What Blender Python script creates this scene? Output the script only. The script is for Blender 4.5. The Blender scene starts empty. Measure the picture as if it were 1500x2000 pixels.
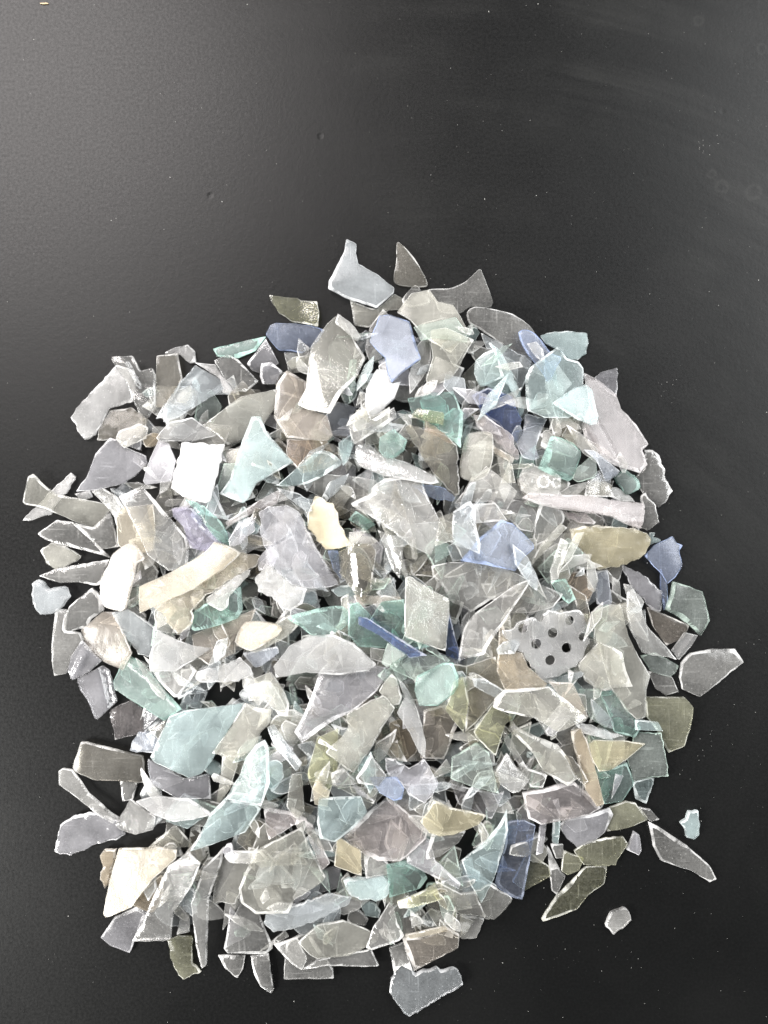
import bpy, math, random
import numpy as np
from mathutils import Vector
from mathutils.geometry import delaunay_2d_cdt

sc = bpy.context.scene
# ------------------------------------------------------------------ camera
H = 0.50                      # camera height above the table (m)
S = 0.0003                    # metres on the table per photo pixel
CX, CY = 750.0, 1000.0
cd = bpy.data.cameras.new('camera'); cam = bpy.data.objects.new('camera', cd)
sc.collection.objects.link(cam); sc.camera = cam
cam.location = (0, 0, H)
cd.sensor_fit = 'VERTICAL'; cd.sensor_height = 24.0; cd.lens = 24.0 * H / 0.6
cd.clip_start = 0.01; cd.clip_end = 20
# ------------------------------------------------------------------ world, lamps, exposure
w = bpy.data.worlds.new('World'); sc.world = w; w.use_nodes = True
bg = w.node_tree.nodes['Background']
bg.inputs[0].default_value = (0.93, 0.96, 1.0, 1); bg.inputs[1].default_value = 0.17
def area(name, loc, target, sx, sy, power, col):
    l = bpy.data.lights.new(name, 'AREA'); l.shape = 'RECTANGLE'; l.size = sx; l.size_y = sy
    l.energy = power; l.color = col
    o = bpy.data.objects.new(name, l); sc.collection.objects.link(o); o.location = loc
    o.rotation_euler = (Vector(target) - Vector(loc)).to_track_quat('-Z', 'Y').to_euler()
    return o
area('window_light', (-0.74, 0.84, 1.10), (-0.10, 0.10, 0), 0.9, 0.9, 58.0, (1.0, 0.945, 0.93))
area('lamp_light', (-1.70, -0.80, 1.05), (0, -0.05, 0), 0.85, 0.85, 150.0, (1.0, 0.985, 0.955))
area('side_light', (1.65, 0.70, 1.15), (0, -0.05, 0), 1.8, 1.8, 130.0, (0.985, 0.995, 1.0))
vs = sc.view_settings
vs.view_transform = 'Standard'; vs.look = 'None'; vs.exposure = 0.12; vs.gamma = 1.0; vs.use_curve_mapping = False
sc.render.engine = 'CYCLES'
cy = sc.cycles
cy.max_bounces = 10; cy.transparent_max_bounces = 28; cy.diffuse_bounces = 3; cy.glossy_bounces = 3
cy.transmission_bounces = 8; cy.caustics_reflective = False; cy.caustics_refractive = False

# ------------------------------------------------------------------ node helpers
class NT:
    def __init__(s, m): m.use_nodes = True; s.t = m.node_tree; s.t.nodes.clear()
    def n(s, k, **kw):
        nd = s.t.nodes.new(k)
        for a, b in kw.items():
            if a.startswith('i_'):
                key = a[2:]; key = int(key) if key.isdigit() else key
                sock = nd.inputs[key]
                if hasattr(b, 'is_output') or isinstance(b, bpy.types.NodeSocket): s.t.links.new(b, sock)
                else: sock.default_value = b
            else: setattr(nd, a, b)
        return nd
    def m(s, op, a, b=0.0, c=0.0, clamp=False):
        nd = s.n('ShaderNodeMath', operation=op, use_clamp=clamp)
        for i, v in enumerate((a, b, c)):
            if isinstance(v, bpy.types.NodeSocket): s.t.links.new(v, nd.inputs[i])
            else: nd.inputs[i].default_value = v
        return nd.outputs[0]
    def ramp(s, f, lo, hi, a=0.0, b=1.0):
        nd = s.n('ShaderNodeMapRange', i_0=f); nd.clamp = True
        nd.inputs[1].default_value = lo; nd.inputs[2].default_value = hi
        nd.inputs[3].default_value = a; nd.inputs[4].default_value = b
        return nd.outputs[0]
    def mixc(s, f, a, b):
        nd = s.n('ShaderNodeMix', data_type='RGBA')
        for i, v in ((0, f), (6, a), (7, b)):
            if isinstance(v, bpy.types.NodeSocket): s.t.links.new(v, nd.inputs[i])
            else: nd.inputs[i].default_value = v if i == 0 else (*v, 1)
        return nd.outputs[2]

# ------------------------------------------------------------------ tabletop
def table_material():
    m = bpy.data.materials.new('black_laminate'); t = NT(m)
    co = t.n('ShaderNodeTexCoord').outputs['Object']
    def noise(vec, sc_, det=3, rough=0.6, dist=0.0):
        return t.n('ShaderNodeTexNoise', i_Vector=vec, i_Scale=sc_, i_Detail=det, i_Roughness=rough, i_Distortion=dist).outputs[0]
    fine = noise(co, 620, 2); grain = noise(co, 260, 3); cloud = noise(co, 7, 5, 0.6, 0.4)
    # wipe marks: arcs round a point low on the board, seen at the upper right
    off = t.n('ShaderNodeVectorMath', operation='SUBTRACT', i_0=co); off.inputs[1].default_value = (0.02, -0.20, 0)
    ln = t.n('ShaderNodeVectorMath', operation='LENGTH', i_0=off.outputs[0]).outputs['Value']
    sp = t.n('ShaderNodeSeparateXYZ', i_0=off.outputs[0])
    ang = t.m('ARCTAN2', sp.outputs[1], sp.outputs[0])
    pol = t.n('ShaderNodeCombineXYZ', i_0=t.m('MULTIPLY', ln, 38.0), i_1=t.m('MULTIPLY', ang, 1.6)).outputs[0]
    arcs = t.ramp(noise(pol, 1.0, 4, 0.62, 0.3), 0.46, 0.72)
    pol2 = t.n('ShaderNodeCombineXYZ', i_0=t.m('MULTIPLY', ln, 240.0), i_1=t.m('MULTIPLY', ang, 4.0)).outputs[0]
    arcs2 = t.ramp(noise(pol2, 1.0, 3, 0.6), 0.5, 0.75)
    spc = t.n('ShaderNodeSeparateXYZ', i_0=co)
    mask = t.m('MULTIPLY', t.ramp(t.m('ADD', spc.outputs[0], spc.outputs[1]), 0.10, 0.38), 1.0)
    smear = t.m('MULTIPLY', t.m('ADD', arcs, t.m('MULTIPLY', arcs2, 0.35)), mask)
    # dried drop rings
    rings = None
    for (px, py, r, wd) in ((1410, 365, 11, 4), (1472, 375, 13, 5), (1488, 95, 9, 4), (1365, 40, 8, 5), (1390, 340, 7, 4)):
        d = t.n('ShaderNodeVectorMath', operation='DISTANCE', i_0=co)
        d.inputs[1].default_value = ((px - CX) * S, (CY - py) * S, 0)
        dd = t.m('ADD', d.outputs['Value'], t.m('MULTIPLY', t.m('SUBTRACT', grain, 0.5), 0.004))
        g = t.ramp(t.m('ABSOLUTE', t.m('SUBTRACT', dd, r * S)), 0.0, wd * S, 1.0, 0.0)
        rings = g if rings is None else t.m('MAXIMUM', rings, g)
    speck = t.ramp(t.n('ShaderNodeTexVoronoi', i_Vector=co, i_Scale=260.0).outputs['Distance'], 0.05, 0.09, 1.0, 0.0)
    speck = t.m('MULTIPLY', speck, t.ramp(noise(co, 25, 2), 0.52, 0.62))
    dust = t.m('ADD', t.m('MULTIPLY', t.m('MULTIPLY', smear, t.ramp(noise(co, 9, 3), 0.42, 0.66)), 0.045), t.m('MULTIPLY', rings, 0.022), clamp=True)
    dust = t.m('ADD', dust, t.m('MULTIPLY', speck, 0.08), clamp=True)
    dust = t.m('ADD', dust, t.m('MULTIPLY', t.ramp(cloud, 0.4, 0.75), 0.010), clamp=True)
    base = t.mixc(dust, (0.0022, 0.0023, 0.0023), (0.19, 0.19, 0.18))
    mot = t.m('MULTIPLY', t.m('SUBTRACT', fine, 0.5), 0.45)
    rough = t.m('ADD', t.ramp(cloud, 0.3, 0.7, 0.36, 0.40), t.m('MULTIPLY', mot, 0.6))
    pits = t.ramp(t.n('ShaderNodeTexVoronoi', i_Vector=co, i_Scale=42.0).outputs['Distance'], 0.03, 0.09, 0.0, 1.0)
    pk = t.ramp(noise(co, 18, 1), 0.58, 0.62)
    pits = t.m('SUBTRACT', 1.0, t.m('MULTIPLY', t.m('SUBTRACT', 1.0, pits), pk))
    hgt = t.m('ADD', t.m('MULTIPLY', fine, 0.35), t.m('ADD', t.m('MULTIPLY', grain, 0.55), t.m('MULTIPLY', pits, 1.3)))
    bump = t.n('ShaderNodeBump', i_Height=hgt); bump.inputs['Strength'].default_value = 0.2; bump.inputs['Distance'].default_value = 0.0005
    b = t.n('ShaderNodeBsdfPrincipled', i_0=base); t.t.links.new(rough, b.inputs['Roughness'])
    t.t.links.new(bump.outputs[0], b.inputs['Normal'])
    b.inputs['Specular IOR Level'].default_value = 0.14
    t.n('ShaderNodeOutputMaterial', i_0=b.outputs[0])
    return m
def mesh_obj(name, vs_, fs_, mats, fm=None, smooth=False):
    me = bpy.data.meshes.new(name); me.from_pydata([tuple(v) for v in vs_], [], fs_)
    for m in mats: me.materials.append(m)
    if fm is not None: me.polygons.foreach_set('material_index', fm)
    if smooth:
        me.polygons.foreach_set('use_smooth', [True] * len(me.polygons)); me.set_sharp_from_angle(angle=math.radians(38))
    me.update(); o = bpy.data.objects.new(name, me); sc.collection.objects.link(o)
    return o
tb = 0.9
tv = [(x, y, z) for z in (-0.02, 0) for (x, y) in ((-tb, -tb), (tb, -tb), (tb, tb), (-tb, tb))]
tab = mesh_obj('table_surface', tv, [(3, 2, 1, 0), (4, 5, 6, 7), (0, 1, 5, 4), (1, 2, 6, 5), (2, 3, 7, 6), (3, 0, 4, 7)], [table_material()])
tab['kind'] = 'structure'; tab['label'] = 'matt black tabletop with faint wipe marks and dust'

# ------------------------------------------------------------------ shard materials
RAW = dict(cl=(.83,.825,.79), cc=(.72,.80,.84), cm=(.81,.80,.71), cr=(.83,.76,.61), ye=(.84,.75,.52), am=(.72,.60,.42),
    oc=(.79,.72,.50), be=(.76,.68,.58), ol=(.67,.67,.50), sm=(.50,.48,.43), br=(.58,.50,.42), aq=(.62,.83,.83),
    mi=(.50,.80,.71), te=(.42,.64,.58), gr=(.58,.73,.64), bl=(.36,.50,.82), db=(.26,.34,.58), bg=(.54,.62,.76),
    li=(.74,.73,.85), vi=(.55,.51,.74), ro=(.82,.73,.72), wh=(.84,.84,.83), bw=(.66,.74,.93), sl=(.36,.42,.56), gy=(.66,.655,.62))
def soften(c, k):
    g = 0.5 * max(c) + 0.5 * sum(c) / 3; return tuple(x * (1 - k) + g * k for x in c)
SOFT = dict(aq=.32, mi=.25, gr=.35, te=.40, bl=.25, db=.25, bg=.45, li=.68, vi=.35, ro=.35, cc=.4, ye=.05, oc=.0, cr=.08, be=.15, ol=.2)
TINT = {k: soften(c, SOFT.get(k, 0.15)) for k, c in RAW.items()}
MATS = {}
def shard_mat(tint, haze, edge=False, gloss=False):
    key = (tint, haze, edge, gloss)
    if key in MATS: return MATS[key]
    m = bpy.data.materials.new(('broken_edge_' if edge else 'clear_face_') + tint); t = NT(m)
    c = TINT[tint]
    co = t.n('ShaderNodeTexCoord').outputs['Object']
    rnd = t.n('ShaderNodeObjectInfo').outputs['Random']
    sh = t.n('ShaderNodeCombineXYZ', i_0=t.m('MULTIPLY', rnd, 7.0), i_1=t.m('MULTIPLY', rnd, 3.1), i_2=t.m('MULTIPLY', rnd, 5.7)).outputs[0]
    v = t.n('ShaderNodeVectorMath', operation='ADD', i_0=co, i_1=sh).outputs[0]
    patch = t.n('ShaderNodeTexNoise', i_Vector=v, i_Scale=60.0, i_Detail=4.0, i_Roughness=0.62, i_Distortion=0.6).outputs[0]
    fine = t.n('ShaderNodeTexNoise', i_Vector=v, i_Scale=700.0, i_Detail=3.0, i_Roughness=0.7).outputs[0]
    # scratches: thin lines from a stretched noise
    mp = t.n('ShaderNodeMapping', i_Vector=v); mp.inputs['Scale'].default_value = (900, 45, 45); mp.inputs['Rotation'].default_value = (0, 0, 0.7)
    s1 = t.ramp(t.n('ShaderNodeTexNoise', i_Vector=mp.outputs[0], i_Scale=1.0, i_Detail=1.0).outputs[0], 0.66, 0.78)
    mp2 = t.n('ShaderNodeMapping', i_Vector=v); mp2.inputs['Scale'].default_value = (50, 1000, 50); mp2.inputs['Rotation'].default_value = (0, 0, 0.25)
    s2 = t.ramp(t.n('ShaderNodeTexNoise', i_Vector=mp2.outputs[0], i_Scale=1.0, i_Detail=1.0).outputs[0], 0.66, 0.78)
    vo = t.ramp(t.n('ShaderNodeTexVoronoi', i_Vector=v, i_Scale=330.0).outputs['Distance'], 0.08, 0.17, 1.0, 0.0)
    h0 = (0.02, 0.03, 0.042, 0.058, 0.077, 0.10, 0.135, 0.185, 0.26, 0.38, 0.62)[haze]
    if edge: h0 = min(0.95, h0 * 0.8 + 0.30)
    amp = 0.55 * h0 + 0.01
    big = t.n('ShaderNodeTexNoise', i_Vector=v, i_Scale=110.0 if edge else 45.0, i_Detail=2.0, i_Roughness=0.5, i_Distortion=0.4).outputs[0]
    lo, hi = (0.10, 1.7) if edge else (0.72, 1.35)
    f = t.m('MULTIPLY', t.ramp(big, 0.32, 0.68, lo, hi), h0)
    f = t.m('ADD', f, t.m('MULTIPLY', t.m('SUBTRACT', patch, 0.5), amp * 0.9))
    f = t.m('ADD', f, t.m('MULTIPLY', t.m('ADD', s1, s2), 0.09))
    f = t.m('ADD', f, t.m('MULTIPLY', vo, 0.12))
    f = t.m('ADD', f, t.m('MULTIPLY', t.m('SUBTRACT', fine, 0.5), 0.14), clamp=True)
    f = t.m('MINIMUM', t.m('MAXIMUM', f, 0.015), 0.97)
    tr = tuple(min(1.0, (x / max(c)) ** 0.8 * (0.55 + 0.45 * max(c) ** 0.5)) for x in c)
    if max(c) > 0.7: tr = tuple(0.62 + 0.38 * x for x in tr)
    rimmed = tint in ('te', 'mi', 'bl', 'bw', 'sl', 'gr')
    if edge and rimmed: c = tuple(x ** 1.35 for x in RAW['bl' if tint == 'bw' else tint])
    elif rimmed: c = tuple(0.62 * x + 0.30 for x in c)
    wht = (0.28 if rimmed else 0.55) if edge else 0.10
    alb = (0.86 if haze < 5 else (0.82, 0.78, 0.71, 0.64, 0.57, 0.70)[haze - 5]) * (1.0 if not edge else 1.08)
    dcol = tuple(alb * (x * (1 - wht) + 0.95 * wht) / 0.9 for x in c)
    bh = t.m('ADD', t.m('MULTIPLY', patch, 1.4), t.m('MULTIPLY', fine, 0.16 if not edge else 0.5))
    bh = t.m('ADD', bh, t.m('MULTIPLY', s1, 0.03))
    bump = t.n('ShaderNodeBump', i_Height=bh); bump.inputs['Strength'].default_value = 0.4 if not edge else 0.6
    bump.inputs['Distance'].default_value = 0.0008 if not edge else 0.002
    nrm = bump.outputs[0]
    tran = t.n('ShaderNodeBsdfTransparent', i_0=(*tr, 1)).outputs[0]
    refr = t.n('ShaderNodeBsdfRefraction', i_0=(*tr, 1), i_1=0.06, i_2=1.40, i_3=nrm).outputs[0]
    clear = t.n('ShaderNodeMixShader', i_0=0.05, i_1=tran, i_2=refr).outputs[0]
    dif = t.n('ShaderNodeBsdfDiffuse', i_0=(*dcol, 1), i_2=nrm).outputs[0]
    trl = t.n('ShaderNodeBsdfTranslucent', i_0=(*dcol, 1), i_1=nrm).outputs[0]
    scat = t.n('ShaderNodeMixShader', i_0=0.42, i_1=dif, i_2=trl).outputs[0]
    body = t.n('ShaderNodeMixShader', i_0=f, i_1=clear, i_2=scat).outputs[0]
    gl = t.n('ShaderNodeBsdfGlossy', i_0=(1, 1, 1, 1)); t.t.links.new(nrm, gl.inputs['Normal'])
    gl.inputs['Roughness'].default_value = 0.20 if edge else (0.15 if gloss else 0.25)
    fr = t.n('ShaderNodeFresnel', i_0=1.5 if gloss else 1.36, i_1=nrm).outputs[0]
    fr = t.m('MULTIPLY', fr, 0.85 if gloss else 0.6, clamp=True)
    out = t.n('ShaderNodeMixShader', i_0=fr, i_1=body, i_2=gl.outputs[0]).outputs[0]
    t.n('ShaderNodeOutputMaterial', i_0=out)
    MATS[key] = m
    return m

# ------------------------------------------------------------------ geometry of one shard
def in_poly(P, poly):
    x, y = P[:, 0], P[:, 1]; n = len(poly); ins = np.zeros(len(P), bool); j = n - 1
    for i in range(n):
        xi, yi = poly[i]; xj, yj = poly[j]
        c = ((yi > y) != (yj > y))
        with np.errstate(divide='ignore', invalid='ignore'):
            xx = (xj - xi) * (y - yi) / (yj - yi + 1e-30) + xi
        ins ^= c & (x < xx); j = i
    return ins
def dist_poly(P, poly):
    d = np.full(len(P), 1e9); n = len(poly)
    for i in range(n):
        a = poly[i]; b = poly[(i + 1) % n]; ab = b - a; l = ab @ ab + 1e-20
        u = np.clip(((P - a) @ ab) / l, 0, 1)
        q = P - (a + u[:, None] * ab); d = np.minimum(d, np.hypot(q[:, 0], q[:, 1]))
    return d
def outline(poly, rs, smooth, crink, step):
    P = np.array(poly, float); n = len(P)
    if smooth:
        out = []
        for i in range(n):
            p0, p1, p2, p3 = P[i - 1], P[i], P[(i + 1) % n], P[(i + 2) % n]
            k = max(2, int(np.linalg.norm(p2 - p1) / step))
            for q in range(k):
                u = q / k
                out.append(0.5 * (2 * p1 + (p2 - p0) * u * .8 + (2 * p0 * .0 + (-3 * p1 + 3 * p2) * 2 - (p2 - p0) * 1.6 - (p3 - p1) * .8) * u * u
                                  + ((2 * p1 - 2 * p2) * 2 + ((p2 - p0) + (p3 - p1)) * .8) * u ** 3))
        Q = np.array(out)
        amp = 0.25
    else:
        ch = []
        for i in range(n):
            a, b, c = P[i - 1], P[i], P[(i + 1) % n]
            r = 0.13
            la, lc = np.linalg.norm(a - b), np.linalg.norm(c - b)
            r1 = min(r * la, 1.2) / (la + 1e-9); r2 = min(r * lc, 1.2) / (lc + 1e-9)
            ch.append(b + (a - b) * r1); ch.append(b + (c - b) * r2)
        P2 = np.array(ch); out = []; n2 = len(P2)
        for i in range(n2):
            a, b = P2[i], P2[(i + 1) % n2]; k = max(1, int(np.linalg.norm(b - a) / step))
            for q in range(k): out.append(a + (b - a) * q / k)
        Q = np.array(out); amp = 0.45
    if crink: amp = 1.5
    nx = np.roll(Q, -1, 0) - np.roll(Q, 1, 0); nx /= np.linalg.norm(nx, axis=1)[:, None] + 1e-9
    N = np.stack([nx[:, 1], -nx[:, 0]], 1)
    j = np.array([rs.gauss(0, 1) for _ in range(len(Q))]); j = 0.6 * j + 0.4 * np.roll(j, 1)
    return Q + N * (j * amp)[:, None]
def build(poly_px, rs, tint, haze, flags, plane, holes=(), rings=()):
    # teal, mint and blue pieces show their colour in the broken rim
    """poly in photo pixels; plane = (a, b, c) of the shard's underside. Returns verts, faces, face kinds."""
    B = 'B' in flags
    th = rs.uniform(0.0022, 0.0032) if B else rs.uniform(0.0012, 0.0021)
    if 'N' in flags: th = 0.008
    a, b, c = plane; c = c + th / 2
    def to3(px, py):
        kx = (px - CX) * S / H; ky = (CY - py) * S / H; q = a * kx + b * ky
        z = (q * H + c) / (1 + q); return kx * (H - z), ky * (H - z)
    out = outline(poly_px, rs, 'S' in flags, 'K' in flags, 5.5)
    P = np.array([to3(*p) for p in out])
    HL = [np.array([to3(hx + hr * math.cos(u), hy + hr * math.sin(u)) for u in np.linspace(0, 2 * math.pi, 16)[:-1]]) for (hx, hy, hr) in holes]
    cen = P.mean(0); mn, mx = P.min(0), P.max(0); size = math.sqrt(max(1e-8, abs(0.5 * np.sum(P[:, 0] * np.roll(P[:, 1], -1) - P[:, 1] * np.roll(P[:, 0], -1)))))
    wr = (0.0009 if 'W' in flags else 0.0004) * rs.uniform(0.8, 1.3) * (1.3 if B else 1) * (1.5 if tint in ('te', 'mi', 'bw') else 1)
    wr = min(wr, size * 0.14); phi = rs.uniform(0, 6.28)
    sp = 0.0011 if (rings or 'N' in flags) else 0.0013 if 'R' in flags else (0.0020 if 'K' in flags else 0.0030)
    gx = np.arange(mn[0], mx[0], sp); gy = np.arange(mn[1], mx[1], sp)
    G = np.array([(x + rs.uniform(-.3, .3) * sp, y + rs.uniform(-.3, .3) * sp) for x in gx for y in gy]) if len(gx) and len(gy) else np.zeros((0, 2))
    # ring of points where the broken rim meets the face
    T = np.roll(P, -1, 0) - np.roll(P, 1, 0); T /= np.linalg.norm(T, axis=1)[:, None] + 1e-12; N = np.stack([-T[:, 1], T[:, 0]], 1)
    area2 = np.sum(P[:, 0] * np.roll(P[:, 1], -1) - P[:, 1] * np.roll(P[:, 0], -1))
    if area2 < 0: N = -N
    def rimw(Q):
        d = Q - cen; return wr * np.maximum(0.35, 1 + 0.8 * np.cos(np.arctan2(d[:, 1], d[:, 0]) - phi) + 0.35 * np.sin(3.0 * np.arctan2(d[:, 1], d[:, 0]) + phi * 5))
    RW = rimw(P); Rg = P + N * RW[:, None]
    allp = [P] + HL
    def ok(Q, fac):
        if len(Q) == 0: return Q
        m = in_poly(Q, P); d = dist_poly(Q, P); m &= d > rimw(Q) * fac
        for h in HL: m &= ~in_poly(Q, h); m &= dist_poly(Q, h) > sp * 0.35
        return Q[m]
    Rg = ok(Rg, 0.9); G = ok(G, 1.25)
    fold = rs.random() < 0.42 and size > 0.010
    fa_ = rs.uniform(0, 3.14); fd = np.array([math.cos(fa_), math.sin(fa_)]); f0 = cen + fd * rs.uniform(-.35, .35) * size
    fk_ = rs.choice([-1, 1]) * rs.uniform(0.06, 0.18); f2_ = 0.0
    if fold:
        tt = np.arange(-1.6 * size, 1.6 * size, 0.0012); FL = ok(f0 + tt[:, None] * np.array([-fd[1], fd[0]]), 1.1)
        if len(G): G = G[np.abs((G - f0) @ fd) > 0.0009]
        G = np.vstack([G, FL]) if len(FL) else G
    verts = [Vector(p) for A in allp + [Rg, G] for p in A]
    edges = []; k = 0
    for A in allp:
        n = len(A); edges += [(k + i, k + (i + 1) % n) for i in range(n)]; k += n
    V, _, F, *_r = delaunay_2d_cdt(verts, edges, [], 1, 1e-7, False)
    V = np.array([(v.x, v.y) for v in V]); F = [tuple(f) for f in F]
    fc = np.array([V[list(f)].mean(0) for f in F]); keep = in_poly(fc, P)
    for h in HL: keep &= ~in_poly(fc, h)
    F = [f for f, k_ in zip(F, keep) if k_]
    d = dist_poly(V, P); dh = d.copy()
    for h in HL: dh = np.minimum(dh, dist_poly(V, h))
    rw = rimw(V) + 1e-9
    prof = np.clip(d / rw, 0, 1) ** 0.8
    L = V - cen; th_ax = rs.uniform(0, 3.14); u = L[:, 0] * math.cos(th_ax) + L[:, 1] * math.sin(th_ax); v = -L[:, 0] * math.sin(th_ax) + L[:, 1] * math.cos(th_ax)
    R = rs.uniform(0.022, 0.035) if 'C' in flags else rs.uniform(0.035, 0.12)
    um = np.abs(u).max(); sag = np.clip((um ** 2 - u ** 2) / (2 * R), 0, 0.0018) * rs.choice([1, 1, .6, 0.2])
    f1, f2, p1, p2 = rs.uniform(120, 260), rs.uniform(120, 260), rs.uniform(0, 6), rs.uniform(0, 6)
    wob = 0.00008 * (np.sin(u * f1 + p1) + np.sin(v * f2 + p2))
    if 'K' in flags: wob += (0.00012 if 'G' in flags else 0.00028) * np.sin(u * 900 + p1 + 2 * np.sin(v * 500)) * np.sin(v * 700 + p2)
    if 'R' in flags:
        ev, ec = np.linalg.eigh(np.cov(P.T)); ax = ec[:, 0]; q_ = (V - cen) @ ax; hw = math.sqrt(ev[0]) * 1.7
        for kk in range(2 if hw < 0.009 else 3):
            o_ = hw * rs.uniform(-.8, .8); wd = rs.uniform(0.0008, 0.0014); bend = rs.uniform(-4, 4)
            q2 = q_ - o_ - bend * ((V - cen) @ ec[:, 1]) ** 2
            if rs.random() < .5: wob += 0.0012 * np.exp(-(q2 / wd) ** 2)
            else: wob += 0.0013 * (np.clip(q2 / wd, -1, 1) * .5 + .5)
    top = th / 2 * (0.45 + 0.55 * prof) + wob * np.clip(d / rw, 0, 1)
    for (rx, ry, rr) in rings:
        q = np.array(to3(rx, ry)); dd = np.hypot(V[:, 0] - q[0], V[:, 1] - q[1]); r_ = rr * S
        top += 0.0016 * np.exp(-((dd - r_) / (0.0011)) ** 2)
    if 'N' in flags:
        q = np.array(to3(772, 862)); dd = np.hypot(V[:, 0] - q[0], V[:, 1] - q[1]); top -= 0.006 * np.clip(1 - dd / 0.0042, 0, 1) ** 0.6
    bot = -th / 2 + wob * 0.3 + 0 * top
    base = a * V[:, 0] + b * V[:, 1] + c + sag
    if fold: base = base + fk_ * np.maximum(0, (V - f0) @ fd)
    n = len(V)
    VT = np.column_stack([V, base + top]); VB = np.column_stack([V, base + bot])
    cnt = {}
    for f in F:
        for i in range(3):
            e = (f[i], f[(i + 1) % 3]); cnt[e] = cnt.get(e, 0) + 1
    faces, kinds = [], []
    for f in F:
        m_ = d[list(f)].mean() / rw[list(f)].mean()
        kd = 1 if m_ < 0.72 else 0
        if rings:
            fx = V[list(f)].mean(0)
            for (rx, ry, rr) in rings:
                q = np.array(to3(rx, ry)); dd_ = math.hypot(*(fx - q))
                if abs(dd_ - rr * S) < 0.0005: kd = 1
        faces.append(f); kinds.append(kd)
        faces.append((f[2] + n, f[1] + n, f[0] + n)); kinds.append(0)
    for (i, j) in list(cnt):
        if (j, i) not in cnt: faces.append((j, i, i + n, j + n)); kinds.append(1)
    VV = np.vstack([VT, VB])
    lift = 0.0003 - VV[:, 2].min()
    if lift > 0: VV[:, 2] += lift
    return VV, faces, kinds, th, float(sag.max())

# ------------------------------------------------------------------ heights of the growing heap
CS = 0.0015; NX, NY = 340, 440
HX = (np.arange(NX) - NX / 2) * CS; HY = (np.arange(NY) - NY / 2) * CS
HF = np.zeros((NX, NY))
def place(poly, rs, tiltmax=0.32, jit=0.05):
    P = np.array(poly, float); z = 0.0
    for it in range(2):
        W = np.stack([(P[:, 0] - CX) * S * (H - z) / H, (CY - P[:, 1]) * S * (H - z) / H], 1)
        mn, mx = W.min(0), W.max(0)
        i0, i1 = np.searchsorted(HX, [mn[0], mx[0]]); j0, j1 = np.searchsorted(HY, [mn[1], mx[1]])
        i1 = max(i1, i0 + 1); j1 = max(j1, j0 + 1)
        A, B_ = np.meshgrid(HX[i0:i1], HY[j0:j1], indexing='ij'); Q = np.column_stack([A.ravel(), B_.ravel()])
        ins = in_poly(Q, W)
        if not ins.any(): ins[:] = True
        h = HF[i0:i1, j0:j1].ravel()[ins]; z = float(np.mean(h)) + 0.002
    Qi = Q[ins]; M = np.column_stack([Qi, np.ones(len(Qi))])
    if len(Qi) > 5: sol = np.linalg.lstsq(M, h, rcond=None)[0][:2]
    else: sol = np.zeros(2)
    if h.max() > 1e-5: sol = sol + np.array([rs.gauss(0, jit), rs.gauss(0, jit)])
    l = np.hypot(*sol)
    if l > tiltmax: sol = sol * tiltmax / l
    c = float(np.percentile(h - Qi @ sol, 93)) + 0.0002
    idx = np.unravel_index(np.nonzero(ins)[0], (i1 - i0, j1 - j0))
    return (float(sol[0]), float(sol[1]), c), (idx[0] + i0, idx[1] + j0), Qi
def settle(cells, Qi, pl, th, sag):
    HF[cells] = np.maximum(HF[cells], pl[0] * Qi[:, 0] + pl[1] * Qi[:, 1] + pl[2] + th + 0.7 * sag)

# ------------------------------------------------------------------ the broken pieces hidden low in the heap (past the countable ones)
PILE = np.array([(690,630),(880,610),(1030,650),(1130,730),(1210,850),(1255,990),(1250,1130),(1290,1280),(1300,1400),(1235,1530),(1150,1640),
 (1030,1680),(945,1785),(860,1865),(700,1850),(560,1855),(430,1865),(345,1840),(262,1790),(245,1700),(262,1600),(268,1500),(280,1440),(230,1340),(180,1270),
 (200,1180),(230,1080),(210,980),(220,880),(230,790),(330,730),(470,710),(600,690)], float)
rs = random.Random(11)
fv, ff, fk = [], [], []
fmats = []; FT = ['cl','cl','cc','cc','gy','cl','cm','gr','li','gy','cl','aq','cc','sm']
for tname in FT:
    hz = rs.choice([4, 5, 6]); fmats += [shard_mat(tname, hz), shard_mat(tname, hz, True)]
def bed(count, spread, slim, seed):
    rs = random.Random(seed); n = 0
    while n < count:
        if rs.random() < spread: x, y = rs.uniform(100, 1330), rs.uniform(600, 1870)
        else: x, y = rs.gauss(720, 260), rs.gauss(1230, 300)
        if not in_poly(np.array([[x, y]]), PILE)[0]: continue
        if dist_poly(np.array([[x, y]]), PILE)[0] < 8: continue
        r = rs.uniform(20, 46) if not slim else rs.uniform(11, 30)
        el = rs.uniform(1.0, 2.3) if not slim else rs.uniform(1.4, 4.5); an = rs.uniform(0, 3.14); k = rs.randint(3, 6)
        ang = sorted(2 * math.pi * (i + rs.uniform(-.35, .35)) / k for i in range(k)); pl_ = []
        for q in ang:
            rr = r * rs.uniform(.7, 1.15); ux, uy = rr * math.cos(q) * el ** .5, rr * math.sin(q) / el ** .5
            pl_.append((x + ux * math.cos(an) - uy * math.sin(an), y + ux * math.sin(an) + uy * math.cos(an)))
        if not in_poly(np.array(pl_), PILE).all(): continue
        plane, cells, Qi = place(pl_, rs, 0.30, 0.05)
        VV, fa, kd, th, sag = build(pl_, rs, 'cl', 4, rs.choice(['', '', '', 'W', 'S', 'B']), plane)
        settle(cells, Qi, plane, th, sag)
        o_ = sum(len(v_) for v_ in fv); mi = rs.randrange(len(FT))
        fv.append(VV); ff.extend([tuple(i + o_ for i in f) for f in fa]); fk.extend([mi * 2 + k_ for k_ in kd]); n += 1
bed(760, 0.6, False, 11)

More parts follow.
